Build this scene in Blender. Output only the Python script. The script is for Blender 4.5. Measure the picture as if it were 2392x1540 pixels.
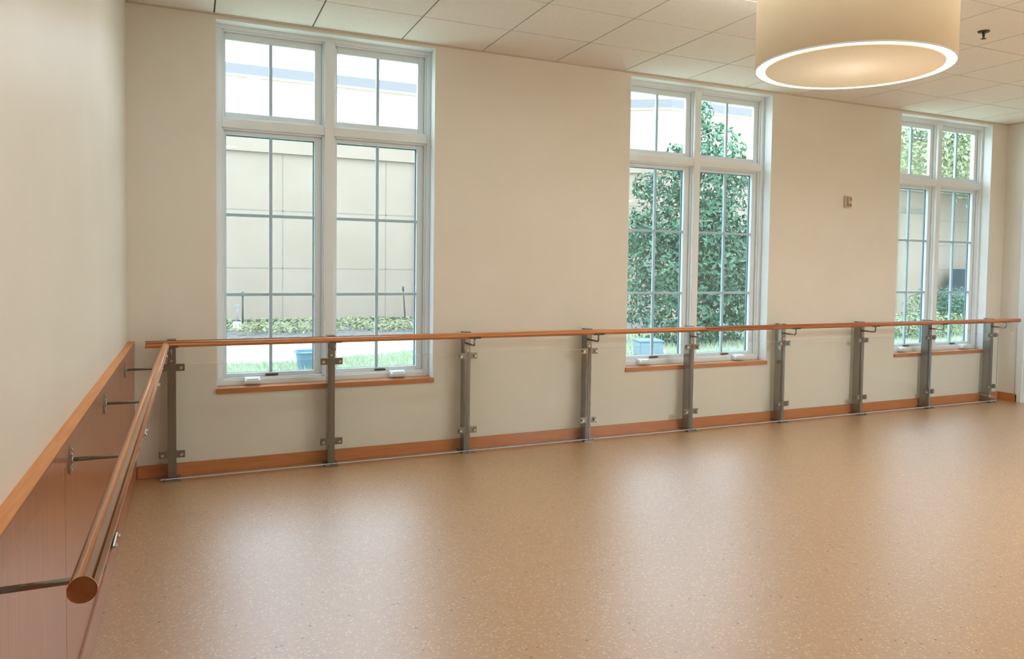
import bpy, bmesh, math, random
from mathutils import Vector, Matrix
random.seed(7)
for o in list(bpy.data.objects): bpy.data.objects.remove(o)
sc = bpy.context.scene
COL = sc.collection
PI = math.pi

# ---------------------------------------------------------------- camera
CAM = Vector((0.37331, -5.49488, 1.41488))
YAW, PITCH, ROLL = -0.44363653, -0.04172876, 0.01548582
fwd = Vector((math.sin(-YAW)*math.cos(PITCH), math.cos(YAW)*math.cos(PITCH), math.sin(PITCH)))
rt = Vector((math.cos(YAW), math.sin(YAW), 0)); up = rt.cross(fwd)
R_ = rt*math.cos(ROLL)+up*math.sin(ROLL); U_ = up*math.cos(ROLL)-rt*math.sin(ROLL)
cd = bpy.data.cameras.new('camera'); cam = bpy.data.objects.new('camera', cd); COL.objects.link(cam)
M = Matrix((R_, U_, -fwd)).transposed().to_4x4(); M.translation = CAM; cam.matrix_world = M
cd.sensor_fit = 'HORIZONTAL'; cd.sensor_width = 36.0
cd.lens = 1790.8074*36/2392
cd.shift_x = -(1302.589-1196)/2392; cd.shift_y = (689.595-770)/2392
cd.clip_start = 0.02; cd.clip_end = 200
sc.camera = cam

# ---------------------------------------------------------------- sky, lights, exposure
w = bpy.data.worlds.new('sky'); sc.world = w; w.use_nodes = True
bg = w.node_tree.nodes['Background']; bg.inputs[0].default_value = (0.73, 0.895, 1.0, 1); bg.inputs[1].default_value = 7.6
sc.view_settings.view_transform = 'Standard'; sc.view_settings.look = 'None'
sc.view_settings.exposure = 0.0; sc.view_settings.gamma = 1.0; sc.view_settings.use_curve_mapping = False
WX = [(0.508, 1.973), (3.620, 5.110), (6.744, 8.120)]
ZB, ZT, H, L, YB = 0.553, 2.962, 2.993, 8.36, -9.2
for (a, b) in WX:                                   # sky portals: only help sample the daylight
    ld = bpy.data.lights.new('daylight_portal', 'AREA'); ld.shape = 'RECTANGLE'; ld.size = b-a; ld.size_y = ZT-ZB
    ld.cycles.is_portal = True
    lo = bpy.data.objects.new('daylight_portal', ld); COL.objects.link(lo)
    lo.location = ((a+b)/2, 0.42, (ZT+ZB)/2); lo.rotation_euler = (-PI/2, 0, 0)
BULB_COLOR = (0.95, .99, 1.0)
BULB, FILL_DOWN, UP = 9.5, 94.0, 44.0  # downward disc light is room fill, given only to the added unseen pendants

# ---------------------------------------------------------------- materials
MT = {}
def srgb(r, g, b):
    f = lambda c: ((c/255+0.055)/1.055)**2.4 if c > 10 else c/255/12.92
    return (f(r), f(g), f(b), 1)
def mat(name, col, rough=0.5, metal=0.0, spec=0.5, coat=0.0, emit=None, es=0):
    m = bpy.data.materials.new(name); m.use_nodes = True; b = m.node_tree.nodes['Principled BSDF']
    b.inputs['Base Color'].default_value = col; b.inputs['Roughness'].default_value = rough
    b.inputs['Metallic'].default_value = metal; b.inputs['Specular IOR Level'].default_value = spec
    b.inputs['Coat Weight'].default_value = coat; b.inputs['Coat Roughness'].default_value = 0.12
    if emit: b.inputs['Emission Color'].default_value = emit; b.inputs['Emission Strength'].default_value = es
    MT[name] = m; return m
def nodes(m): return m.node_tree.nodes, m.node_tree.links, m.node_tree.nodes['Principled BSDF']
def ramp(n, stops):
    r = n.new('ShaderNodeValToRGB'); e = r.color_ramp.elements
    e[0].position, e[0].color = stops[0]; e[1].position, e[1].color = stops[-1]
    for p, c in stops[1:-1]:
        x = e.new(p); x.color = c
    return r
def noisy(m, c1, c2, scale=3, detail=4, stretch=(1, 1, 1), bump=0.0, bscale=None):
    n, l, b = nodes(m)
    t = n.new('ShaderNodeTexCoord'); mp = n.new('ShaderNodeMapping'); mp.inputs['Scale'].default_value = stretch
    l.new(t.outputs['Object'], mp.inputs[0])
    no = n.new('ShaderNodeTexNoise'); no.inputs['Scale'].default_value = scale; no.inputs['Detail'].default_value = detail
    l.new(mp.outputs[0], no.inputs[0])
    r = ramp(n, [(0.3, c1), (0.7, c2)]); l.new(no.outputs['Fac'], r.inputs[0]); l.new(r.outputs[0], b.inputs['Base Color'])
    if bump:
        n2 = n.new('ShaderNodeTexNoise'); n2.inputs['Scale'].default_value = bscale or scale*8; l.new(mp.outputs[0], n2.inputs[0])
        bu = n.new('ShaderNodeBump'); bu.inputs['Strength'].default_value = bump; bu.inputs['Distance'].default_value = 0.002
        l.new(n2.outputs['Fac'], bu.inputs['Height']); l.new(bu.outputs[0], b.inputs['Normal'])
    return m
noisy(mat('wall_paint', srgb(232, 228, 217), 0.42, spec=0.45), srgb(230, 225, 213), srgb(234, 230, 220), 2.0, bump=0.05, bscale=220)
noisy(mat('ceiling_tile', srgb(226, 221, 212), 0.9, spec=0.1), srgb(238, 235, 228), srgb(243, 241, 236), 60, bump=0.12, bscale=160)
mat('ceiling_grid', srgb(206, 198, 182), 0.6)
mat('ceiling_gap', srgb(120, 105, 85), 0.8)
mat('white_trim', srgb(236, 243, 245), 0.32)
mat('sash_white', srgb(228, 238, 242), 0.32)
mat('muntin_glare_tint', srgb(180, 206, 218), 0.3)  # bluish cast of window glare put into the muntins' base colour
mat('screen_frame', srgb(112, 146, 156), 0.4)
mat('edge_seal', srgb(206, 208, 228), 0.3)
noisy(mat('wood_trim', srgb(176, 112, 66), 0.35, coat=0.2), srgb(176, 108, 62), srgb(190, 124, 76), 6, stretch=(1, 1, 12), bump=0.03)
noisy(mat('wood_trim_long', srgb(190, 122, 72), 0.35, coat=0.2), srgb(184, 112, 64), srgb(200, 130, 80), 6, stretch=(0.8, 0.8, 14), bump=0.02)
noisy(mat('wood_panel', srgb(170, 108, 78), 0.32, coat=0.25), srgb(154, 98, 62), srgb(172, 114, 78), 5, stretch=(12, 12, 0.7), bump=0.02)
noisy(mat('wood_cap', srgb(212, 150, 98), 0.55, spec=.3), srgb(214, 144, 88), srgb(226, 160, 102), 6, stretch=(14, 0.8, 14), bump=0.02)
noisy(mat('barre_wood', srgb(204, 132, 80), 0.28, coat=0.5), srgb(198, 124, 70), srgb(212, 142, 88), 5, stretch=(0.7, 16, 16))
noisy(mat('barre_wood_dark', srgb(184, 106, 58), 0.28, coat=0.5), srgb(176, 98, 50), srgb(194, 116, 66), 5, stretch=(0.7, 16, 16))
noisy(mat('barre_wood_left', srgb(206, 140, 92), 0.42, coat=0.25), srgb(200, 132, 82), srgb(214, 150, 100), 5, stretch=(16, 0.7, 16))
noisy(mat('barre_end', srgb(150, 86, 38), 0.5), srgb(124, 66, 26), srgb(138, 78, 34), 30)
mat('grey_metal', srgb(138, 134, 126), 0.15, metal=0.72, spec=0.6)
mat('bolt_metal', srgb(190, 182, 168), 0.25, metal=0.8)
mat('flange_metal', srgb(160, 155, 145), 0.3, metal=0.6)
mat('dark_rubber', srgb(70, 66, 58), 0.6)
mat('glass_edge', srgb(190, 200, 215), 0.15, spec=0.8)
mat('plastic_cream', srgb(206, 192, 170), 0.4)
mat('plastic_dark', srgb(150, 128, 104), 0.5)
mat('sprinkler_metal', srgb(90, 84, 72), 0.35, metal=0.8)
mat('black_plastic', srgb(60, 60, 60), 0.4)
def glass_mat(name, tint, refl=1.0):
    m = bpy.data.materials.new(name); m.use_nodes = True; n, l = m.node_tree.nodes, m.node_tree.links; n.clear()
    o = n.new('ShaderNodeOutputMaterial'); mx = n.new('ShaderNodeMixShader'); tr = n.new('ShaderNodeBsdfTransparent')
    gl = n.new('ShaderNodeBsdfGlossy'); gl.inputs['Roughness'].default_value = 0.0
    tr.inputs[0].default_value = tint
    fr = n.new('ShaderNodeFresnel'); fr.inputs['IOR'].default_value = 1.5
    ge = n.new('ShaderNodeNewGeometry'); s = n.new('ShaderNodeMath'); s.operation = 'SUBTRACT'; s.inputs[0].default_value = 1.0
    l.new(ge.outputs['Backfacing'], s.inputs[1]); mu = n.new('ShaderNodeMath'); mu.operation = 'MULTIPLY'
    l.new(fr.outputs[0], mu.inputs[0]); l.new(s.outputs[0], mu.inputs[1])
    m2 = n.new('ShaderNodeMath'); m2.operation = 'MULTIPLY'; m2.inputs[1].default_value = refl; l.new(mu.outputs[0], m2.inputs[0])
    l.new(m2.outputs[0], mx.inputs[0]); l.new(tr.outputs[0], mx.inputs[1]); l.new(gl.outputs[0], mx.inputs[2]); l.new(mx.outputs[0], o.inputs[0])
    MT[name] = m
glass_mat('pane_glass', (0.985, 0.985, 0.99, 1))
glass_mat('guard_glass', (0.975, 0.985, 0.98, 1))
def mix_transparent(name, col, fac, tint=(1, 1, 1, 1), translucent=False):
    m = bpy.data.materials.new(name); m.use_nodes = True; n, l = m.node_tree.nodes, m.node_tree.links; n.clear()
    o = n.new('ShaderNodeOutputMaterial'); mx = n.new('ShaderNodeMixShader'); mx.inputs[0].default_value = fac
    a = n.new('ShaderNodeBsdfTransparent' if not translucent else 'ShaderNodeBsdfTranslucent'); a.inputs[0].default_value = tint
    d = n.new('ShaderNodeBsdfDiffuse'); d.inputs[0].default_value = col
    l.new(a.outputs[0], mx.inputs[1]); l.new(d.outputs[0], mx.inputs[2]); l.new(mx.outputs[0], o.inputs[0]); MT[name] = m
mix_transparent('insect_screen', srgb(110, 120, 120), 0.2, (0.97, .985, 1, 1))
mix_transparent('shade_fabric', srgb(232, 216, 188), 0.975, srgb(255, 240, 214), True)
mix_transparent('shade_disc', srgb(236, 224, 204), 0.962, srgb(255, 244, 222), True)
mat('ring_diffuser', (1, 0.96, 0.88, 1), 0.5, emit=(1.0, 0.90, 0.74, 1), es=2.2)
mat('bulb_glow', (1, 0.95, 0.85, 1), 0.5, emit=(1.0, 0.86, 0.66, 1), es=8.0)
# speckled resilient floor
m = mat('floor_sheet', srgb(200, 160, 122), 0.43, spec=1.0, coat=1.0)
MT['floor_sheet'].node_tree.nodes['Principled BSDF'].inputs['Coat Roughness'].default_value = 0.40
MT['floor_sheet'].node_tree.nodes['Principled BSDF'].inputs['Coat IOR'].default_value = 1.75
n, l, b = nodes(m)
tc = n.new('ShaderNodeTexCoord')
def vor(scale, rnd=1.0):
    v = n.new('ShaderNodeTexVoronoi'); v.inputs['Scale'].default_value = scale; v.inputs['Randomness'].default_value = rnd
    l.new(tc.outputs['Object'], v.inputs[0]); return v
v1 = vor(95); v2 = vor(72); v3 = vor(34)
base = ramp(n, [(0.0, srgb(172, 128, 80)), (0.5, srgb(182, 138, 88)), (1.0, srgb(192, 150, 98))]); l.new(v1.outputs['Color'], base.inputs[0])
def fleck(v, lo, rad, prev, col):
    sp = n.new('ShaderNodeSeparateColor'); l.new(v.outputs['Color'], sp.inputs[0])
    g = n.new('ShaderNodeMath'); g.operation = 'GREATER_THAN'; g.inputs[1].default_value = lo; l.new(sp.outputs[1], g.inputs[0])
    d = n.new('ShaderNodeMath'); d.operation = 'LESS_THAN'; d.inputs[1].default_value = rad; l.new(v.outputs['Distance'], d.inputs[0])
    mu = n.new('ShaderNodeMath'); mu.operation = 'MULTIPLY'; l.new(g.outputs[0], mu.inputs[0]); l.new(d.outputs[0], mu.inputs[1])
    mx = n.new('ShaderNodeMix'); mx.data_type = 'RGBA'; l.new(mu.outputs[0], mx.inputs['Factor'])
    l.new(prev, mx.inputs['A']); mx.inputs['B'].default_value = col; return mx.outputs['Result']
c = fleck(v2, 0.72, 0.34, base.outputs[0], srgb(206, 178, 142))
c = fleck(vor(100), 0.9, 0.3, c, srgb(216, 190, 158))
c = fleck(v3, 0.93, 0.20, c, srgb(92, 66, 44))
c = fleck(vor(120), 0.93, 0.3, c, srgb(146, 104, 72))
l.new(c, b.inputs['Base Color'])
# exterior materials
noisy(mat('stucco', srgb(180, 167, 150), 0.9, spec=0.1), srgb(163, 149, 132), srgb(169, 155, 139), 1.2)
mat('stucco_joint', srgb(140, 134, 122), 0.9)
mat('parapet_metal', srgb(104, 104, 106), 0.6)
noisy(mat('concrete', srgb(205, 205, 198), 0.9), srgb(198, 198, 190), srgb(214, 214, 208), 3)
noisy(mat('lawn', srgb(156, 168, 142), 0.95), srgb(150, 162, 136), srgb(174, 184, 160), 9)
noisy(mat('mulch', srgb(96, 92, 88), 0.95), srgb(70, 72, 70), srgb(140, 138, 134), 14)
mat('grass_blade', srgb(168, 184, 150), 0.7)
mat('ground_cover', srgb(140, 146, 108), 0.7)
noisy(mat('leaf_dark', srgb(50, 96, 66), 0.35, spec=0.6), srgb(40, 84, 66), srgb(80, 124, 90), 2.5)
noisy(mat('leaf_light', srgb(110, 150, 84), 0.45), srgb(108, 130, 100), srgb(162, 172, 132), 2.0)
mat('bark', srgb(92, 80, 66), 0.9)
mat('bin_plastic', srgb(96, 132, 150), 0.5)
mat('utility_metal', srgb(130, 156, 172), 0.5)
mat('stake_metal', srgb(70, 76, 72), 0.6)
mat('white_board', srgb(240, 244, 246), 0.5)
mat('car_dark', srgb(64, 82, 92), 0.3)
mat('exterior_brick', srgb(190, 180, 165), 0.9)

# ---------------------------------------------------------------- helpers
class B:
    def __init__(s): s.bm = bmesh.new()
    def box(s, x0, x1, y0, y1, z0, z1, mi=0, bev=0):
        g = bmesh.ops.create_cube(s.bm, size=1); vs = g['verts']
        for v in vs:
            v.co = Vector((x0+(x1-x0)*(v.co.x+.5), y0+(y1-y0)*(v.co.y+.5), z0+(z1-z0)*(v.co.z+.5)))
        fs = {f for v in vs for f in v.link_faces}
        for f in fs: f.material_index = mi
        if bev:
            es = list({e for v in vs for e in v.link_edges})
            bmesh.ops.bevel(s.bm, geom=es, offset=bev, segments=2, affect='EDGES')
        return s
    def cyl(s, p0, p1, r, seg=16, r2=None, cap=True, mi=0):
        p0, p1 = Vector(p0), Vector(p1); d = p1-p0
        g = bmesh.ops.create_cone(s.bm, cap_ends=cap, segments=seg, radius1=r, radius2=r if r2 is None else r2, depth=d.length)
        q = d.to_track_quat('Z', 'Y').to_matrix()
        for v in g['verts']: v.co = q @ v.co + (p0+p1)/2
        for f in {f for v in g['verts'] for f in v.link_faces}:
            f.material_index = mi; f.smooth = len(f.verts) == 4
        return s
    def tube(s, pts, r, seg=10, mi=0):
        pts = [Vector(p) for p in pts]; rings = []
        prev = None
        for i, p in enumerate(pts):
            t = (pts[min(i+1, len(pts)-1)]-pts[max(i-1, 0)]).normalized()
            a = Vector((1, 0, 0)) if prev is None else prev
            if abs(a.dot(t)) > .95: a = Vector((0, 1, 0))
            a = (a-t*a.dot(t)).normalized(); prev = a; bb = t.cross(a)
            rings.append([s.bm.verts.new(p+(a*math.cos(k*2*PI/seg)+bb*math.sin(k*2*PI/seg))*r) for k in range(seg)])
        for i in range(len(rings)-1):
            for k in range(seg):
                f = s.bm.faces.new((rings[i][k], rings[i][(k+1) % seg], rings[i+1][(k+1) % seg], rings[i+1][k])); f.smooth = True; f.material_index = mi
        s.bm.faces.new(rings[0][::-1]); s.bm.faces.new(rings[-1]); return s
    def lathe(s, prof, cx=0, cy=0, seg=64, mi=0, smooth=True):
        rs = [[s.bm.verts.new((cx+r*math.cos(k*2*PI/seg), cy+r*math.sin(k*2*PI/seg), z)) for k in range(seg)] for r, z in prof]
        for i in range(len(rs)-1):
            for k in range(seg):
                f = s.bm.faces.new((rs[i][k], rs[i][(k+1) % seg], rs[i+1][(k+1) % seg], rs[i+1][k])); f.smooth = smooth; f.material_index = mi
        return s
    def prism(s, pts, axis, a, b, mi=0):
        """polygon pts in the plane across axis, extruded from a to b"""
        def P(u, v, w): return {'x': (w, u, v), 'y': (u, w, v), 'z': (u, v, w)}[axis]
        A = [s.bm.verts.new(P(u, v, a)) for u, v in pts]; Bv = [s.bm.verts.new(P(u, v, b)) for u, v in pts]
        k = len(pts)
        fs = [s.bm.faces.new(A), s.bm.faces.new(Bv[::-1])]+[s.bm.faces.new((A[(i+1) % k], A[i], Bv[i], Bv[(i+1) % k])) for i in range(k)]
        for f in fs: f.material_index = mi
        return s
    def obj(s, name, mats, parent=None, loc=None, recalc=True):
        if recalc: bmesh.ops.recalc_face_normals(s.bm, faces=s.bm.faces)
        me = bpy.data.meshes.new(name); s.bm.to_mesh(me); s.bm.free()
        for m in (mats if isinstance(mats, (list, tuple)) else [mats]): me.materials.append(MT[m])
        o = bpy.data.objects.new(name, me); COL.objects.link(o)
        if parent: o.parent = parent
        if loc: o.location = loc
        return o
def tag(o, label=None, cat=None, group=None, kind=None):
    if label: o['label'] = label
    if cat: o['category'] = cat
    if group: o['group'] = group
    if kind: o['kind'] = kind
    return o
def empty(name, loc=(0, 0, 0), rz=0):
    o = bpy.data.objects.new(name, None); COL.objects.link(o); o.location = loc; o.rotation_euler = (0, 0, rz); o.empty_display_size = .1
    return o
def struct(o, label, cat): return tag(o, label, cat, kind='structure')
def copy_tree(o, parent=None):
    c = o.copy(); COL.objects.link(c); c.parent = parent
    for ch in list(o.children): copy_tree(ch, c)
    return c

# ---------------------------------------------------------------- room shell
def wall_with_holes(x0, x1, z0, z1, y0, y1, holes):
    b = B(); xs = x0
    for (a, c) in holes:
        b.box(xs, a, y0, y1, z0, z1); b.box(a, c, y0, y1, z0, ZB-0.034); b.box(a, c, y0, y1, ZT, z1); xs = c
    b.box(xs, x1, y0, y1, z0, z1); return b
struct(wall_with_holes(-0.3, L+0.3, 0, H+0.3, 0, 0.17, WX).obj('wall_back', 'wall_paint'), 'long cream painted wall holding the three tall windows', 'wall')
struct(wall_with_holes(-0.3, L+0.3, -0.4, H+0.6, 0.171, 0.235, WX).obj('wall_exterior', 'exterior_brick'), 'outer masonry face around the windows, seen past the sash edges', 'wall')
struct(B().box(-0.2, 0, YB-.2, 0, 0, H+.3).obj('wall_left', 'wall_paint'), 'pale wall at the left above the wooden panelling', 'wall')
DY0, DY1 = -1.28, -0.26
bw = B(); bw.box(L, L+.2, DY1, 0, 0, H+.3); bw.box(L, L+.2, DY0, DY1, 2.12, H+.3); bw.box(L, L+.2, YB-.2, DY0, 0, H+.3)
struct(bw.obj('wall_right', 'wall_paint'), 'far right end wall beside the last window', 'wall')
struct(B().box(-.2, L+.2, YB-.2, YB, 0, H+.3).obj('wall_front', 'wall_paint'), 'wall behind the camera facing the windows', 'wall')
struct(B().box(-.2, L+.2, YB-.2, 0.0, -0.12, 0).obj('floor', 'floor_sheet'), 'glossy tan sheet floor flecked with light and dark chips', 'floor')
# ceiling tiles with inset grid
ce = B(); T = .6096; T0 = .4997; D0 = .5785
xs = [0]+[T0+i*T for i in range(13)]+[L]; ys = [0]+[-(D0+i*T) for i in range(14)]+[YB]
ys = sorted({max(y, YB) for y in ys}, reverse=True)
ce.box(-.2, L+.2, YB-.2, .0, H+.006, H+.1, 1)
for i in range(len(xs)-1):
    for j in range(len(ys)-1):
        if xs[i+1]-xs[i] > .02 and ys[j]-ys[j+1] > .02:
            ce.box(xs[i]+.005, xs[i+1]-.005, ys[j+1]+.005, ys[j]-.005, H-.002, H+.008, 0)
struct(ce.obj('ceiling', ['ceiling_tile', 'ceiling_gap']), 'white suspended ceiling of square tiles in a thin grid', 'ceiling')
struct(B().box(0, L, -.018, 0, H-.011, H).obj('trim_1', 'ceiling_grid'), 'thin ceiling edge strip above the windows', 'trim')
struct(B().box(0, .016, YB, -.018, H-.011, H).obj('trim_2', 'ceiling_grid'), 'thin ceiling edge strip above the left wall', 'trim')
struct(B().box(L-.016, L, YB, -.018, H-.011, H).obj('trim_3', 'ceiling_grid'), 'thin ceiling edge strip above the right wall', 'trim')
# baseboards
struct(B().box(.045, L, -.016, 0, 0, .083, bev=.003).obj('baseboard_back', 'wood_trim_long'), 'orange-brown wooden baseboard under the windows', 'baseboard')
struct(B().box(L-.016, L, DY1+.03, -.017, 0, .083, bev=.003).obj('baseboard_right', 'wood_trim_long'), 'short wooden baseboard on the right end wall', 'baseboard')
# left wainscot
struct(B().box(0, .042, YB, 0, 0, .122, bev=.002).obj('baseboard_left', 'wood_panel'), 'wooden baseboard along the foot of the left panelling', 'baseboard')
ys2 = [-.002, -1.05, -2.9, -4.75, -6.6, YB]; NT = ['brown wood veneer panel on the left wall nearest the corner', 'second brown wood veneer panel from the corner', 'brown wood veneer panel behind the near end of the left barre', 'brown wood veneer panel beside the camera', 'brown wood veneer panel at the back of the room']
for i in range(5):
    struct(B().box(0, .034, ys2[i+1]+.0015, ys2[i]-.0015, .125, .800, bev=.001).obj('trim_%d' % (4+i), 'wood_panel'), NT[i], 'panelling')
struct(B().box(0, .036, YB, -.001, .801, .872, bev=.002).box(0, .037, YB, -.001, .8725, .8775).obj('trim_9', ['wood_panel']), 'wood rail along the top of the left panelling', 'trim')
struct(B().box(0, .0375, YB, -.0005, .878, .8805).obj('trim_10', 'wood_cap'), 'light orange top edge of the left panelling', 'trim')
# door on the right wall
d = empty('door_1', (L, (DY0+DY1)/2, 0)); struct(d, 'white door casing at the right end of the room', 'door')
f = B(); f.box(-.014, .2, DY1-.77-.0+.77, DY1+.77+.055-.77, 0, 2.18); 
f.bm.clear()
yc = (DY0+DY1)/2; h = (DY1-DY0)/2
f.box(-.016, .012, h-.02, h+.05, 0, 2.17, bev=.004).box(-.016, .012, -h-.05, -h+.02, 0, 2.17, bev=.004).box(-.016, .012, -h+.02, h-.02, 2.10, 2.17, bev=.004)
f.box(.012, .19, h-.03, h, 0, 2.12).box(.012, .19, -h, -h+.03, 0, 2.12).box(.012, .19, -h+.03, h-.03, 2.09, 2.12)
f.obj('door_frame', 'white_trim', d)
dl = B().box(.06, .104, -h+.034, h-.034, .008, 2.086, bev=.003).obj('door_leaf', 'white_trim', d)
hd = B(); hd.cyl((.06, -h+.1, 1.0), (.02, -h+.1, 1.0), .012).cyl((.024, -h+.1, 1.0), (.024, -h+.22, 1.0), .009); hd.obj('door_handle', 'bolt_metal', dl)

# ---------------------------------------------------------------- windows
def build_window(idx, xa, xb, label):
    W = xb-xa; k = W/1.465
    root = empty('window_%d' % idx, (xa, 0, ZB)); struct(root, label, 'window')
    X = lambda x: (x-.508)*k
    Z = lambda z: z-ZB
    # outer white frame, stepped, y 0.10 deep inside the wall
    fr = B()
    top, bot = ZT-ZB, .0
    fr.box(0, W, .10, .195, top-.030, top, bev=.003)
    fr.box(0, W, .10, .195, bot, Z(.590), bev=.003)
    fr.box(0, X(.548), .10, .195, Z(.590), top-.030, bev=.003); fr.box(X(1.940), W, .10, .195, Z(.590), top-.030, bev=.003)
    fr.box(X(1.205), X(1.270), .088, .195, Z(.590), top-.030, bev=.004)      # mullion
    fr.box(X(.548), X(1.205), .096, .195, Z(2.284), Z(2.345), bev=.003); fr.box(X(1.270), X(1.940), .096, .195, Z(2.284), Z(2.345), bev=.003)
    # small inner steps (stops)
    for (a, b) in ((X(.548), X(1.205)), (X(1.270), X(1.940))):
        for (c, e) in ((Z(.590), Z(2.284)), (Z(2.345), top-.030)):
            s = .012
            fr.box(a, a+s, .118, .195, c, e, bev=.002); fr.box(b-s, b, .118, .195, c, e, bev=.002)
            fr.box(a+s, b-s, .118, .195, c, c+s, bev=.002); fr.box(a+s, b-s, .118, .195, e-s, e, bev=.002)
    fr.obj('window_frame', 'white_trim', root)
    # jamb lining and exterior reveal
    jl = B(); jl.box(0, .004, .0, .10, 0, top-.004).box(W-.004, W, .0, .10, 0, top-.004).box(0, W, .0, .10, top-.004, top)
    jl.box(0, .012, .195, .245, -.02, top).box(W-.012, W, .195, .245, -.02, top).box(.012, W-.012, .195, .245, top-.012, top)
    jl.obj('jamb_lining', 'white_trim', root)
    B().box(.012, W-.012, .197, .29, -.03, -.002, bev=.003).obj('outer_sill', 'white_trim', root)
    B().box(-.003, W+.004, -.016, .101, -.034, .0, bev=.003).obj('window_sill', 'wood_trim_long', root)
    # four sashes
    for (gx0, gx1, mx) in ((X(.572), X(1.145), X(.856)), (X(1.298), X(1.880), X(1.586))):
        ox0 = X(.548)+.012 if gx0 < W/2 else X(1.270)+.012
        ox1 = X(1.205)-.012 if gx0 < W/2 else X(1.940)-.012
        for (gz0, gz1, oz0, oz1, low) in ((Z(.628), Z(2.246), Z(.602), Z(2.272), True), (Z(2.392), Z(2.872), Z(2.357), top-.042, False)):
            s = B()
            y0 = .142; y1 = .178
            s.box(ox0, gx0, y0, y1, oz0, oz1, bev=.003); s.box(gx1, ox1, y0, y1, oz0, oz1, bev=.003)
            s.box(gx0, gx1, y0, y1, oz0, gz0, bev=.003); s.box(gx0, gx1, y0, y1, gz1, oz1, bev=.003)
            so = s.obj('sash', 'sash_white', root)
            mu = B(); mu.box(mx-.010, mx+.010, .146, .174, gz0, gz1, bev=.003)
            if low:
                for t in (1/3, 2/3):
                    zz = gz0+(gz1-gz0)*t; mu.box(gx0, mx-.010, .146, .174, zz-.010, zz+.010, bev=.003); mu.box(mx+.010, gx1, .146, .174, zz-.010, zz+.010, bev=.003)
            mu.obj('muntin', 'muntin_glare_tint', so)
            B().box(gx0-.004, gx1+.004, .158, .162, gz0-.004, gz1+.004).obj('glass_pane', 'pane_glass', so)
            if low:
                sf = B(); u = .007
                sf.box(gx0-.018, gx0+u*.4, .180, .193, gz0-.015, gz1+.015).box(gx1-u, gx1+.018, .180, .193, gz0-.015, gz1+.015)
                sf.box(gx0+u*.4, gx1-u, .180, .193, gz0-.015, gz0+.002).box(gx0+u*.4, gx1-u, .180, .193, gz1-u, gz1+.015)
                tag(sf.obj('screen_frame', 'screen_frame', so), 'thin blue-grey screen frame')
                B().box(gx0, gx1, .1865, .1872, gz0, gz1).obj('insect_screen', 'insect_screen', so)
    # crank operators and locks on the bottom rail
    for (c0, c1, l0, l1) in ((.684, .782, .820, .903), (1.672, 1.780, 1.572, 1.650)):
        cr = B(); cr.prism([(.117, Z(.560)), (.060, Z(.566)), (.056, Z(.586)), (.085, Z(.604)), (.117, Z(.606))], 'x', X(c0), X(c1))
        co = cr.obj('crank_operator', 'white_trim', root)
        B().box(X(c0)+.01, X(c1)-.01, .048, .060, Z(.590), Z(.600), bev=.003).obj('crank_handle', 'white_trim', co)
        tag(B().box(X(l0), X(l1), .126, .144, Z(.6075), Z(.6185), bev=.002).obj('sash_lock', 'dark_rubber', root), 'dark sash lock')
    return root
build_window(1, *WX[0], 'tall white twin casement window at the left, a pale building seen through it')
build_window(2, *WX[1], 'middle tall white twin casement window, filled by a dark green tree outside')
build_window(3, *WX[2], 'tall white twin casement window at the right end of the wall')

# ---------------------------------------------------------------- guard posts with barre arms
PX = [.246, 1.222, 2.198, 3.211, 4.197, 5.200, 6.174, 7.111, 8.061]
ZBAR, YBAR, RBAR = .8850, -.276, .0215
def make_post():
    root = empty('guard_post', (0, 0, 0))
    tag(root, 'x', 'post', 'steel posts carrying the long barre')
    b = B(); b.box(-.024, .024, -.125, -.035, .012, .890, bev=.004); b.obj('post_body', 'grey_metal', root)
    B().box(-.0255, .0255, -.127, -.033, .890, .897, bev=.002).obj('cap_plate', 'grey_metal', root)
    bp_ = B().box(-.047, .047, -.163, -.022, 0, .012, bev=.002).obj('base_plate', 'grey_metal', root)
    for x in (-.036, .036): B().cyl((x, -.1545, .012), (x, -.1545, .018), .0065, 6).obj('anchor_bolt', 'bolt_metal', bp_)
    for z0 in (.146, .698):
        c = B().box(-.074, .074, -.131, -.1255, z0, z0+.046, bev=.0015).obj('glass_bracket', 'grey_metal', root)
        for x in (-.054, .054):
            B().cyl((x, -.1311, z0+.022), (x, -.1355, z0+.022), .011).cyl((x, -.1447, z0+.022), (x, -.150, z0+.022), .0095).obj('glass_bolt', 'bolt_metal', c)
    r = .0065; R2 = .020
    pts = [(0, -.126, .811), (0, YBAR+R2, .811)]+[(0, YBAR+R2-R2*math.sin(t*PI/2/6), .811+R2-R2*math.cos(t*PI/2/6)) for t in range(1, 7)]+[(0, YBAR, .862)]
    arm = B().tube(pts, r, 12).obj('barre_arm', 'grey_metal', root)
    B().cyl((0, -.1255, .811), (0, -.129, .811), .013).obj('arm_collar', 'grey_metal', arm)
    sd = B(); n = 14; ri, ro = RBAR+.0004, RBAR+.0034
    A = [(YBAR+math.sin(t)*ri, ZBAR-math.cos(t)*ri) for t in [-1.15+2.3*i/n for i in range(n+1)]]
    O = [(YBAR+math.sin(t)*ro, ZBAR-math.cos(t)*ro) for t in [-1.15+2.3*i/n for i in range(n+1)]][::-1]
    for i in range(n):
        q = [A[i], A[i+1], O[n-i-1], O[n-i]]; sd.prism(q, 'x', -.042, .042)
    bmesh.ops.remove_doubles(sd.bm, verts=sd.bm.verts, dist=1e-5)
    so = sd.obj('barre_saddle', 'grey_metal', arm)
    B().cyl((0, -.1255, .762), (0, -.129, .762), .0075).obj('post_screw', 'bolt_metal', root)
    return root
post0 = make_post()
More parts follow.
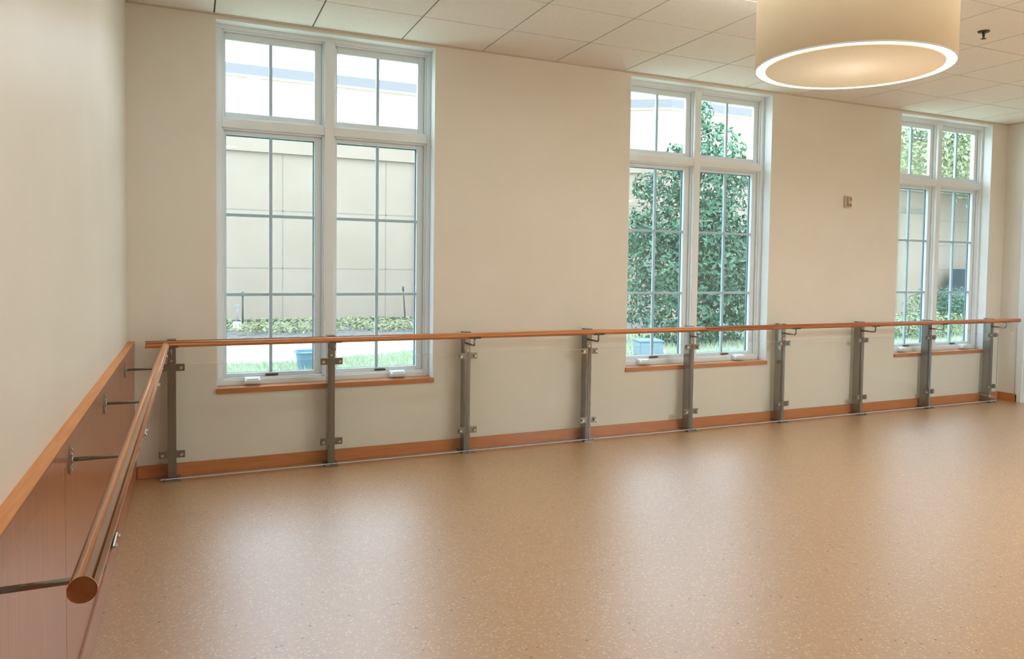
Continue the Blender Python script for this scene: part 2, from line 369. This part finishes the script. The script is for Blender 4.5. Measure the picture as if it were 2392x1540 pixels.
PL = ['grey steel post nearest the corner, behind the far end of the left barre',
      'grey steel post in front of the centre of the left window',
      'grey steel post just right of the left window',
      'grey steel post at the middle of the first blank wall, left of the middle window',
      'grey steel post in front of the centre of the middle window',
      'grey steel post just right of the middle window',
      'grey steel post just left of the right window, below the wall sensor',
      'grey steel post in front of the centre of the right window',
      'last grey steel post, by the right end of the long barre']
posts = [post0]+[copy_tree(post0) for _ in PX[1:]]
for p, x, t in zip(posts, PX, PL): p.location = (x, 0, 0); p['label'] = t

# glass guard panels
GL = ['clear glass guard panel between the first and second posts, under the left window',
      'clear glass guard panel between the second and third posts, under the left window',
      'clear glass guard panel on the blank wall between the third and fourth posts',
      'clear glass guard panel between the fourth and fifth posts, under the middle window',
      'clear glass guard panel between the fifth and sixth posts, under the middle window',
      'clear glass guard panel on the blank wall between the sixth and seventh posts',
      'clear glass guard panel between the seventh and eighth posts, under the right window',
      'clear glass guard panel at the right end, between the eighth and last posts']
for i in range(8):
    x0 = .181 if i == 0 else PX[i]+.0025; x1 = 8.138 if i == 7 else PX[i+1]-.0025
    bm = B().box(x0, x1, -.1447, -.1357, .020, .744)
    bm.bm.faces.ensure_lookup_table()
    for f in bm.bm.faces:
        f.normal_update(); f.material_index = 0 if abs(f.normal.y) > .9 else 1
    gp = tag(bm.obj('glass_panel', ['guard_glass', 'glass_edge']), GL[i], 'glass panel', 'clear glass guard panels along the window wall')
    tag(B().box(x0, x1, -.146, -.1345, .0145, .0198).obj('edge_seal', 'edge_seal', gp), 'pale strip along the bottom edge')

# long barre, two lengths butted over the fifth post
def rail(p0, p1, r, name, m):
    p0, p1 = Vector(p0), Vector(p1); d = (p1-p0).normalized()
    b = B(); pr = [(0, r-.002), (.002, r)]
    g = b.cyl(p0, p1, r, 40)
    es = [e for e in b.bm.edges if all(len(f.verts) > 4 or True for f in e.link_faces) and any(len(f.verts) > 4 for f in e.link_faces)]
    bmesh.ops.bevel(b.bm, geom=es, offset=.0015, segments=2, affect='EDGES')
    for f in b.bm.faces: f.material_index = 1 if len(f.verts) > 8 else 0
    return b.obj(name, [m, 'barre_end'])
GB = 'wooden barre rails'
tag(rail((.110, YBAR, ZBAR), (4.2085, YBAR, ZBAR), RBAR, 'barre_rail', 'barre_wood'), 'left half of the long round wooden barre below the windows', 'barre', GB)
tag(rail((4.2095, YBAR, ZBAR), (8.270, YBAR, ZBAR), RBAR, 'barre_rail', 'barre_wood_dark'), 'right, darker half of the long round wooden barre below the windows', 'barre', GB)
XL = .2115
tag(rail((XL, -4.094, .885), (XL+.006, -.345, .878), RBAR, 'barre_rail', 'barre_wood_left'), 'near wooden barre running along the left panelled wall', 'barre', GB)
# wall brackets of the left barre
def make_bracket():
    root = empty('wall_bracket', (0, 0, 0)); tag(root, 'x', 'bracket', 'barre brackets screwed to the left panelling')
    f = B(); n = 28; pts = [(math.cos(t)*.021, math.sin(t)*.045*(1+.0)) for t in [2*PI*i/n for i in range(n)]]
    f.prism(pts, 'x', 0, .006)
    es = [e for e in f.bm.edges if any(len(q.verts) > 8 for q in e.link_faces)]
    bmesh.ops.bevel(f.bm, geom=es, offset=.002, segments=2, affect='EDGES')
    fl = f.obj('flange', 'flange_metal', root)
    for z in (.031, .014, -.014, -.031):
        B().cyl((.0055, .006 if abs(z) < .02 else 0, z), (.010, .006 if abs(z) < .02 else 0, z), .0042, 10).obj('screw', 'bolt_metal', fl)
    xe = XL-.034+.003; R2 = .02; r = .0065; zt = .056
    pts = [(.004, 0, 0), (xe-R2, 0, 0)]+[(xe-R2+R2*math.sin(t*PI/2/6), 0, R2-R2*math.cos(t*PI/2/6)) for t in range(1, 7)]+[(xe, 0, zt)]
    rod = B().tube(pts, r, 12).obj('bracket_arm', 'grey_metal', root)
    B().cyl((.005, 0, 0), (.012, 0, 0), .011).obj('arm_collar', 'flange_metal', rod)
    sd = B(); n = 14; ri, ro = RBAR+.0004, RBAR+.0034; zc = .0775
    A = [(xe+math.sin(t)*ri, zc-math.cos(t)*ri) for t in [-1.2+2.4*i/n for i in range(n+1)]]
    O = [(xe+math.sin(t)*ro, zc-math.cos(t)*ro) for t in [-1.2+2.4*i/n for i in range(n+1)]][::-1]
    for i in range(n): sd.prism([A[i], A[i+1], O[n-i-1], O[n-i]], 'y', -.04, .04)
    bmesh.ops.remove_doubles(sd.bm, verts=sd.bm.verts, dist=1e-5)
    so = sd.obj('barre_saddle', 'flange_metal', rod)
    for y in (-.028, .028): B().cyl((xe+.0222, y, zc-.011), (xe+.0262, y, zc-.0135), .0045, 10).obj('saddle_screw', 'bolt_metal', so)
    return root
b0 = make_bracket()
BL = ['steel wall bracket of the left barre closest to the corner', 'second steel wall bracket of the left barre from the corner', 'third steel wall bracket of the left barre, in clear view on the panelling', 'nearest steel wall bracket, its arm entering at the left edge of the photo']
bs = [b0]+[copy_tree(b0) for _ in range(3)]
for o, y, z, t in zip(bs, (-.767, -1.843, -2.825, -3.835), (.8015, .8035, .8052, .8071), BL): o.location = (.0345, y, z); o['label'] = t

# ---------------------------------------------------------------- pendant lamp
def make_pendant():
    root = empty('pendant_lamp', (0, 0, 0)); tag(root, 'x', 'pendant lamp')
    R, zb, zt = .457, 0.0, .42
    sh = B(); sh.lathe([(R, zb), (R, zt), (R-.003, zt), (R-.003, zb), (R, zb)], seg=96)
    sho = sh.obj('lamp_shade', 'shade_fabric', root)
    B().lathe([(R+.001, zb-.001), (R+.001, zb+.004), (R-.004, zb+.004), (R-.004, zb-.001), (R+.001, zb-.001)], seg=96).obj('shade_rim', 'white_trim', sho)
    ring = B(); ri = .407
    for q in range(4):
        a0 = q*PI/2+.35+.004; a1 = (q+1)*PI/2+.35-.004; k = 24
        vs = []
        for i in range(k+1):
            t = a0+(a1-a0)*i/k
            vs.append([ring.bm.verts.new((r_*math.cos(t), r_*math.sin(t), z_)) for r_, z_ in ((ri, zb+.003), (R-.0045, zb+.003), (R-.0045, zb+.007), (ri, zb+.007))])
        for i in range(k):
            for j in range(4): ring.bm.faces.new((vs[i][j], vs[i][(j+1) % 4], vs[i+1][(j+1) % 4], vs[i+1][j]))
        ring.bm.faces.new(vs[0][::-1]); ring.bm.faces.new(vs[-1])
    tag(ring.obj('light_ring', 'ring_diffuser', root), 'glowing white ring')
    dk = B(); dk.lathe([(0, zb-.002), (ri, zb-.002), (ri, zb+.003)], seg=96); bmesh.ops.remove_doubles(dk.bm, verts=dk.bm.verts, dist=1e-6)
    dk.obj('diffuser_disc', 'shade_disc', root)
    st = B(); st.cyl((0, 0, .26), (0, 0, 2.993-2.380-.012), .008); st.obj('stem', 'white_trim', root)
    B().cyl((0, 0, 2.993-2.380-.025), (0, 0, 2.993-2.380-.003), .065, 32).obj('ceiling_canopy', 'white_trim', root)
    sp = B()
    for k in range(3):
        t = k*2*PI/3; sp.cyl((0, 0, .30), (math.cos(t)*(R-.003), math.sin(t)*(R-.003), .30), .004, 8)
    sp.obj('spider_frame', 'white_trim', root)
    bl = B(); bmesh.ops.create_uvsphere(bl.bm, u_segments=16, v_segments=10, radius=.032)
    for v in bl.bm.verts: v.co.z += .235
    bl.obj('bulb', 'bulb_glow', root)
    return root
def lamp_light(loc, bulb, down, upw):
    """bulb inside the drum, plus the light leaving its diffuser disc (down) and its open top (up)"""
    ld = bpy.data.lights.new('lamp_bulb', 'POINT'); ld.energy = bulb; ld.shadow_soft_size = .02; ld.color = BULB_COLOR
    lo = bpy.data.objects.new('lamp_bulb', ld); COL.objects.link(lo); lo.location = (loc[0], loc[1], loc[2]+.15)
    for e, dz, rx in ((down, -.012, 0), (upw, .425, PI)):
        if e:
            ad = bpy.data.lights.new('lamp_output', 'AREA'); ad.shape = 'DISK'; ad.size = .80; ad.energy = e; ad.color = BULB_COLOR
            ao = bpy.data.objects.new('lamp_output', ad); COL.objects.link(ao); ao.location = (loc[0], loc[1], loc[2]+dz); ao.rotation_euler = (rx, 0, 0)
lamp = make_pendant(); lamp.location = (3.258, -2.708, 2.380)
lamp['label'] = 'large round drum pendant lamp with a glowing ring, hanging in view at top right'
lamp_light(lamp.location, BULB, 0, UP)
for (x, y, t) in ((6.0, -4.4, 'added out-of-view drum pendant giving fill light from the far right of the room'), (6.0, -7.6, 'added out-of-view drum pendant giving fill light from the rear right corner of the room')):  # unseen copies of the lamp, added to brighten the room
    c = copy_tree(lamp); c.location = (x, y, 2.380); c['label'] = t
    lamp_light(c.location, BULB, FILL_DOWN, UP)
# recessed downlights in a row by the left wall (mirrored as small ovals in the left window)
def make_downlight():
    root = empty('recessed_downlight', (0, 0, 0)); tag(root, 'x', 'downlight', 'recessed downlights along the left wall')
    B().lathe([(.078, -.002), (.100, -.002), (.098, -.007), (.080, -.008), (.078, -.002)], seg=40).obj('trim_ring', 'white_trim', root)
    B().lathe([(0, -.0045), (.079, -.0045)], seg=40).obj('lens', 'bulb_glow', root)
    return root
dl0 = make_downlight()
for o, y, t in ((dl0, -1.5, 'recessed ceiling downlight nearest the left window'), (copy_tree(dl0), -3.75, 'middle recessed ceiling downlight near the left wall'), (copy_tree(dl0), -6.0, 'recessed ceiling downlight behind the camera')):
    o.location = (.86, y, H); o['label'] = t
    ad = bpy.data.lights.new('downlight_beam', 'AREA'); ad.shape = 'DISK'; ad.size = .15; ad.energy = 5; ad.color = BULB_COLOR
    ao = bpy.data.objects.new('downlight_beam', ad); COL.objects.link(ao); ao.location = (.86, y, H-.010)

# sprinkler, wall sensor
s = empty('sprinkler_head', (5.10, -2.05, H)); tag(s, 'small dark metal fire sprinkler on the ceiling right of the lamp', 'sprinkler')
B().lathe([(.0, -.002), (.038, -.002), (.034, -.010), (.014, -.013), (.0, -.013)], seg=32).obj('escutcheon', 'sprinkler_metal', s)
B().cyl((0, 0, -.012), (0, 0, -.028), .009).cyl((-.010, 0, -.026), (-.004, 0, -.050), .0025, 8).cyl((.010, 0, -.026), (.004, 0, -.050), .0025, 8).cyl((0, 0, -.028), (0, 0, -.048), .003, 8).obj('nozzle', 'sprinkler_metal', s)
B().lathe([(0, -.050), (.017, -.050), (.017, -.053), (0, -.053)], seg=16).obj('deflector', 'sprinkler_metal', s)
s = empty('wall_sensor', (6.045, 0, 2.045)); tag(s, 'small cream thermostat box on the wall between the middle and right windows', 'thermostat')
B().box(-.042, .042, -.028, 0, -.055, .055, bev=.006).obj('housing', 'plastic_cream', s)
B().box(-.030, -.008, -.0305, -.028, -.045, .045).box(-.008, .034, -.0305, -.028, -.045, -.018).box(.012, .032, -.0305, -.028, .010, .040).obj('display_panel', 'plastic_dark', s)

# ---------------------------------------------------------------- outdoors
G = -.1
struct(B().box(-30, 60, .31, 60, G-.3, G-.01).obj('ground', 'lawn'), 'pale green lawn outside the windows', 'ground')
tag(B().prism([(-20, 6.32), (1.7, 6.32), (3.4, 7.0), (5.0, 8.2), (9.0, 9.4), (14, 9.7), (40, 9.9), (40, 10.4), (-20, 10.01)], 'z', G-.05, G+.003).obj('walkway', 'concrete'), 'bright concrete walk between the lawn and the building', 'path', kind='structure')
struct(B().box(-20, 12, 10.02, 13.78, G-.05, G+.01).obj('planting_bed', 'mulch'), 'mulched planting bed at the foot of the pale building', 'ground')
def blades(n, rect, h, wd, name, m, label, cat, tilt=.5, skip=None):
    b = B()
    for i in range(n):
        x = random.uniform(rect[0], rect[1]); y = random.uniform(rect[2], rect[3])
        if skip and skip(x, y): continue
        hh = h*random.uniform(.5, 1.2); a = random.uniform(0, 2*PI); dx, dy = math.cos(a)*wd, math.sin(a)*wd
        t = (random.uniform(-tilt, tilt)*hh, random.uniform(-tilt, tilt)*hh)
        v = [b.bm.verts.new(p) for p in ((x-dx, y-dy, G-.01), (x+dx, y+dy, G-.01), (x+t[0], y+t[1], G+hh))]
        b.bm.faces.new(v)
    return tag(b.obj(name, m, recalc=False), label, cat, kind='stuff')
onwalk = lambda x, y: y > 6.3+max(0, min(2.0, (x-1.7)*.45))
blades(14000, (.3, 6.0, 4.0, 8.0), .10, .006, 'lawn_grass', 'grass_blade', 'short fresh green grass just outside the left window', 'grass', skip=lambda x, y: onwalk(x, y) or (abs(x-1.845) < .23 and abs(y-5.5) < .22))
blades(9000, (6.02, 22, 4.2, 9.3), .10, .009, 'lawn_grass', 'grass_blade', 'green grass outside the middle and right windows', 'grass', skip=lambda x, y: math.hypot(x-7.24, y-5.4) < .32)
def leaves(n, fn, size, name, m, parent=None):
    b = B()
    for i in range(n):
        p, nrm = fn(); p = Vector(p); s_ = size*random.uniform(.6, 1.3)
        q = (Vector(nrm)+Vector((random.gauss(0, .6), random.gauss(0, .6), random.gauss(.2, .6)))).normalized()
        a = q.orthogonal().normalized(); a.rotate(Matrix.Rotation(random.uniform(0, 2*PI), 3, q)); c = q.cross(a)
        v = [b.bm.verts.new(p+a*s_*u+c*s_*w_+q*k_*s_) for u, w_, k_ in ((-.5, 0, 0), (0, .22, .08), (.5, 0, -.05), (0, -.22, .08))]
        f1 = b.bm.faces.new((v[0], v[1], v[2])); f2 = b.bm.faces.new((v[0], v[2], v[3]))
    return b.obj(name, m, parent, recalc=False)
def cover():
    while True:
        x = random.uniform(-2, 7.5); y = random.uniform(10.5, 13.4)
        if math.hypot(x-1.2, y-12.1) < .35 or math.hypot(x-5.16, y-13.45) < .15 or y > 13.2 and random.random() < .6: continue
        if math.sin(x*1.7+y*2.3)*math.sin(x*.9-y*1.9) > -.35 or random.random() < .1: return (x, y, G+random.uniform(.02, .16)), (0, -.3, 1)
tag(leaves(4200, cover, .11, 'ground_cover', 'ground_cover'), 'yellow-green ground cover plants in the bed along the building', 'ground cover', kind='stuff')
# building opposite
YM = 13.8
bd = empty('building', (5, YM, G)); tag(bd, 'long cream stucco building with a blue-grey parapet across the lawn', 'building')
def wpart(b, name, m, kind=None):
    o = b.obj(name, m, bd); o.location = (-5, -YM, -G); return o
P1 = (12.0, 12.1); P0 = (9.4, 13.8)      # oblique return and wing
def along(a, b, t): return (a[0]+(b[0]-a[0])*t, a[1]+(b[1]-a[1])*t)
base = [(-20, YM), P0, P1, (45, P1[1]), (45, 20), (-20, 20)]
def offs(d_): return [(-20, YM-d_), (P0[0]-d_*.3, P0[1]-d_), (P1[0]-d_*.3, P1[1]-d_), (45, P1[1]-d_), (45, 20), (-20, 20)]
wpart(B().prism(base, 'z', G, 3.895), 'wall', 'stucco')
wpart(B().prism(offs(.09), 'z', 3.895, 5.62), 'upper_wall', 'stucco')
wpart(B().prism(offs(.14), 'z', 5.62, 5.86), 'parapet_band', 'parapet_metal')
wpart(B().prism(offs(.155), 'z', 5.58, 5.62), 'parapet_drip', 'white_trim')
wpart(B().box(5.47, 6.1, YM-.08, YM, G, 3.9), 'pilaster', 'stucco')
jb = B()
for z in (1.195, 2.55): jb.box(-20, 5.47, YM-.004, YM+.01, z-.012, z+.012)
for x in (-.16, 2.287, 4.733): jb.box(x-.010, x+.010, YM-.004, YM+.01, G, 3.89)
for z in (.6, 1.4, 2.2, 3.0):
    jb.prism([(P0[0], P0[1]-.006), (P0[0], P0[1]+.05), (P1[0], P1[1]+.05), (P1[0]-.003, P1[1]-.006)], 'z', z-.012, z+.012)
    jb.box(P1[0], 45, P1[1]-.006, P1[1]+.01, z-.012, z+.012)
wpart(jb, 'wall_joints', 'stucco_joint')
wpart(B().box(-20, 5.4, YM-.03, YM, G, G+.08), 'plinth', 'stake_metal')
# outside door in the wing with hinges
dd = empty('outside_door', (21.4, P1[1], G)); tag(dd, 'cream outside door with dark hinges, seen through the right window', 'door')
B().box(-.65, .65, -.05, 0, 0, 3.30).obj('door_leaf', 'stucco', dd)
B().box(.65, .78, -.09, 0, 0, 3.42).box(-.78, -.65, -.09, 0, 0, 3.42).box(-.65, .65, -.09, 0, 3.30, 3.42).obj('door_frame', 'stucco_joint', dd)
for z in (.5, 1.75, 3.0): B().cyl((.66, -.10, z), (.66, -.10, z+.22), .05, 8).obj('hinge', 'stake_metal', dd)
# stakes, spade, tub, utility box
def stake(x, y, h, tx, label):
    r = empty('garden_stake', (x, y, G+.011)); tag(r, label, 'stake', 'thin dark stakes in the planting bed')
    B().tube([(0, 0, 0), (tx*.5, 0, h*.5), (tx, 0, h)], .018, 8).obj('pole', 'stake_metal', r)
    B().cyl((tx-.001, 0, h-.10), (tx, 0, h), .026, 8).obj('pole_tip', 'stake_metal', r)
stake(1.33, 12.377, .78, 0, 'upright thin dark stake beside the white spade in the bed')
stake(5.16, 13.45, .86, -.06, 'slightly leaning thin dark stake at the right of the left window')
sp = empty('spade', (1.205, 12.10, G+.011)); tag(sp, 'small spade with a square white blade standing in the planting bed', 'spade')
B().box(-.085, .085, -.008, .008, 0, .155, bev=.004).obj('blade', 'white_board', sp)
B().tube([(0, 0, .15), (.008, 0, .33), (.0, 0, .47)], .010, 8).obj('shaft', 'utility_metal', sp)
B().tube([(-.045, 0, .52), (-.02, 0, .465), (.0, 0, .455), (.02, 0, .47), (.03, 0, .53)], .011, 8).obj('handle', 'utility_metal', sp)
tb = empty('storage_tub', (1.845, 5.50, G)); tag(tb, 'grey-blue plastic tub on the grass outside the left window', 'tub')
def tub_ring(hx, hy, z, n=40):
    out = []
    for i in range(n):
        t = 2*PI*i/n; c_, s_ = math.cos(t), math.sin(t); e = .38
        out.append(Vector((math.copysign(abs(c_)**e, c_)*hx, math.copysign(abs(s_)**e, s_)*hy, z)))
    return out
t_ = B(); rings = [tub_ring(*q) for q in ((.0, .0, .004), (.165, .155, .004), (.175, .165, .012), (.205, .20, .225), (.222, .215, .232), (.222, .215, .250), (.20, .195, .250), (.165, .155, .02), (0, 0, .02))]
vr = [[t_.bm.verts.new(p) for p in r] for r in rings]
for i in range(len(vr)-1):
    for k in range(40): t_.bm.faces.new((vr[i][k], vr[i][(k+1) % 40], vr[i+1][(k+1) % 40], vr[i+1][k]))
t_.obj('tub_body', 'bin_plastic', tb)
B().box(-.165, .165, -.155, .155, .19, .215, bev=.02).obj('tub_contents', 'white_board', tb)
ub = empty('utility_box', (7.24, 5.40, G), -.25); tag(ub, 'blue-grey metal utility box at the foot of the tree outside the middle window', 'utility box')
B().box(-.20, .20, -.20, .20, 0, .235, bev=.012).obj('cabinet', 'utility_metal', ub)
B().box(-.215, .215, -.215, .215, .235, .262, bev=.008).obj('lid', 'utility_metal', ub)
# trees and shrubs
def tree(name, loc, segs, n, size, leafmat, label, cat, group=None, trunk=.06, core=True):
    """segs: list of (dx,dy,z,rx,ry,rz) ellipsoid clumps"""
    r = empty(name, loc); tag(r, label, cat, group)
    tot = sum(s[3]*s[5] for s in segs)
    def fn():
        q = random.uniform(0, tot)
        for s in segs:
            q -= s[3]*s[5]
            if q <= 0: break
        d_ = Vector((random.gauss(0, 1), random.gauss(0, 1), random.gauss(0, 1))).normalized(); k = random.uniform(.35, 1.06)**.6
        return (s[0]+d_.x*s[3]*k, s[1]+d_.y*s[4]*k, max(.03, s[2]+d_.z*s[5]*k)), d_
    leaves(n, fn, size, 'foliage', leafmat, r)
    t = B(); top = max(s[2] for s in segs)
    t.tube([(0, 0, -.05), (.05, .02, top*.35), (-.04, 0, top*.7), (0, 0, top)], trunk, 8)
    for s in segs[:6]: t.tube([(0, 0, max(.1, s[2]-s[5]*.8)), (s[0]*.5, s[1]*.5, s[2]-s[5]*.2), (s[0]*.9, s[1]*.9, s[2]+s[5]*.4)], trunk*.4, 6)
    t.obj('trunk', 'bark', r); return r
tree('broadleaf_tree', (9.15, 7.0, G), [(0, 0, .7, 1.45, 1.1, .8), (-.3, 0, 1.5, 1.35, 1.1, .8), (.1, 0, 2.3, 1.15, 1.0, .75), (.5, 0, 1.6, 1.2, 1.1, 1.0), (.30, 0, 3.1, .95, .9, .75), (.55, 0, 3.75, .62, .6, .55), (.30, 0, 4.45, .16, .2, .42), (1.15, .2, 1.2, 1.2, 1.0, 1.3), (-1.15, 0, 2.1, .4, .4, .5), (-1.0, 0, 2.95, .3, .3, .3), (-.35, 0, 3.65, .25, .3, .22)],
     15000, .13, 'leaf_dark', 'dense dark green broadleaf tree right outside the middle window', 'tree', trunk=.08)
tree('broadleaf_tree', (23.5, 10.6, G), [(0, 0, 5.0, 3.2, 1.2, 1.6), (-3.2, 0, 5.4, 2.6, 1.0, 1.3), (3.2, 0, 5.0, 2.8, 1.0, 1.8), (-1, -.2, 6.6, 3.4, 1.2, 1.4), (1.3, 0, 3.55, .9, .6, .7), (2.6, 0, 3.2, .5, .4, .6)],
     14000, .17, 'leaf_light', 'pale green tree seen high in the right window', 'tree', trunk=.12)
SH = 'low garden shrubs outside the right window'
tree('shrub', (17.0, 8.1, G), [(0, 0, .5, .42, .4, .5), (.1, 0, .25, .5, .4, .3)], 900, .10, 'leaf_light', 'small green shrub low in the left half of the right window', 'shrub', SH, .02)
tree('shrub', (18.3, 8.2, G), [(0, 0, .55, .9, .5, .5), (.3, 0, .4, .9, .5, .4)], 1800, .10, 'leaf_dark', 'wider dark shrub low in the right half of the right window', 'shrub', SH, .02)
tree('shrub', (14.6, 6.4, G), [(0, 0, .25, 1.3, .5, .3), (1.2, .2, .25, 1.0, .5, .28)], 2200, .10, 'leaf_light', 'low spreading shrub just above the sill of the right window', 'shrub', SH, .02)
# dark car parked beyond, seen in the right window
cr = empty('parked_car', (24.6, 11.3, G)); tag(cr, 'dark vehicle standing by the wall, behind the shrubs of the right window', 'car')
B().prism([(-2.1, .35), (-2.15, .85), (-1.9, 1.0), (-1.72, 1.52), (1.3, 1.55), (1.9, 1.05), (2.3, .9), (2.3, .35)], 'y', -.42, .42).obj('car_body', 'car_dark', cr)
B().box(-2.17, -2.12, -.40, .40, .62, .80).box(-2.0, 2.2, -.43, -.42, .62, .72).obj('side_trim', 'utility_metal', cr)
for x in (-1.4, 1.4): B().cyl((x, -.46, .34), (x, -.2, .34), .33, 20).obj('wheel', 'black_plastic', cr)
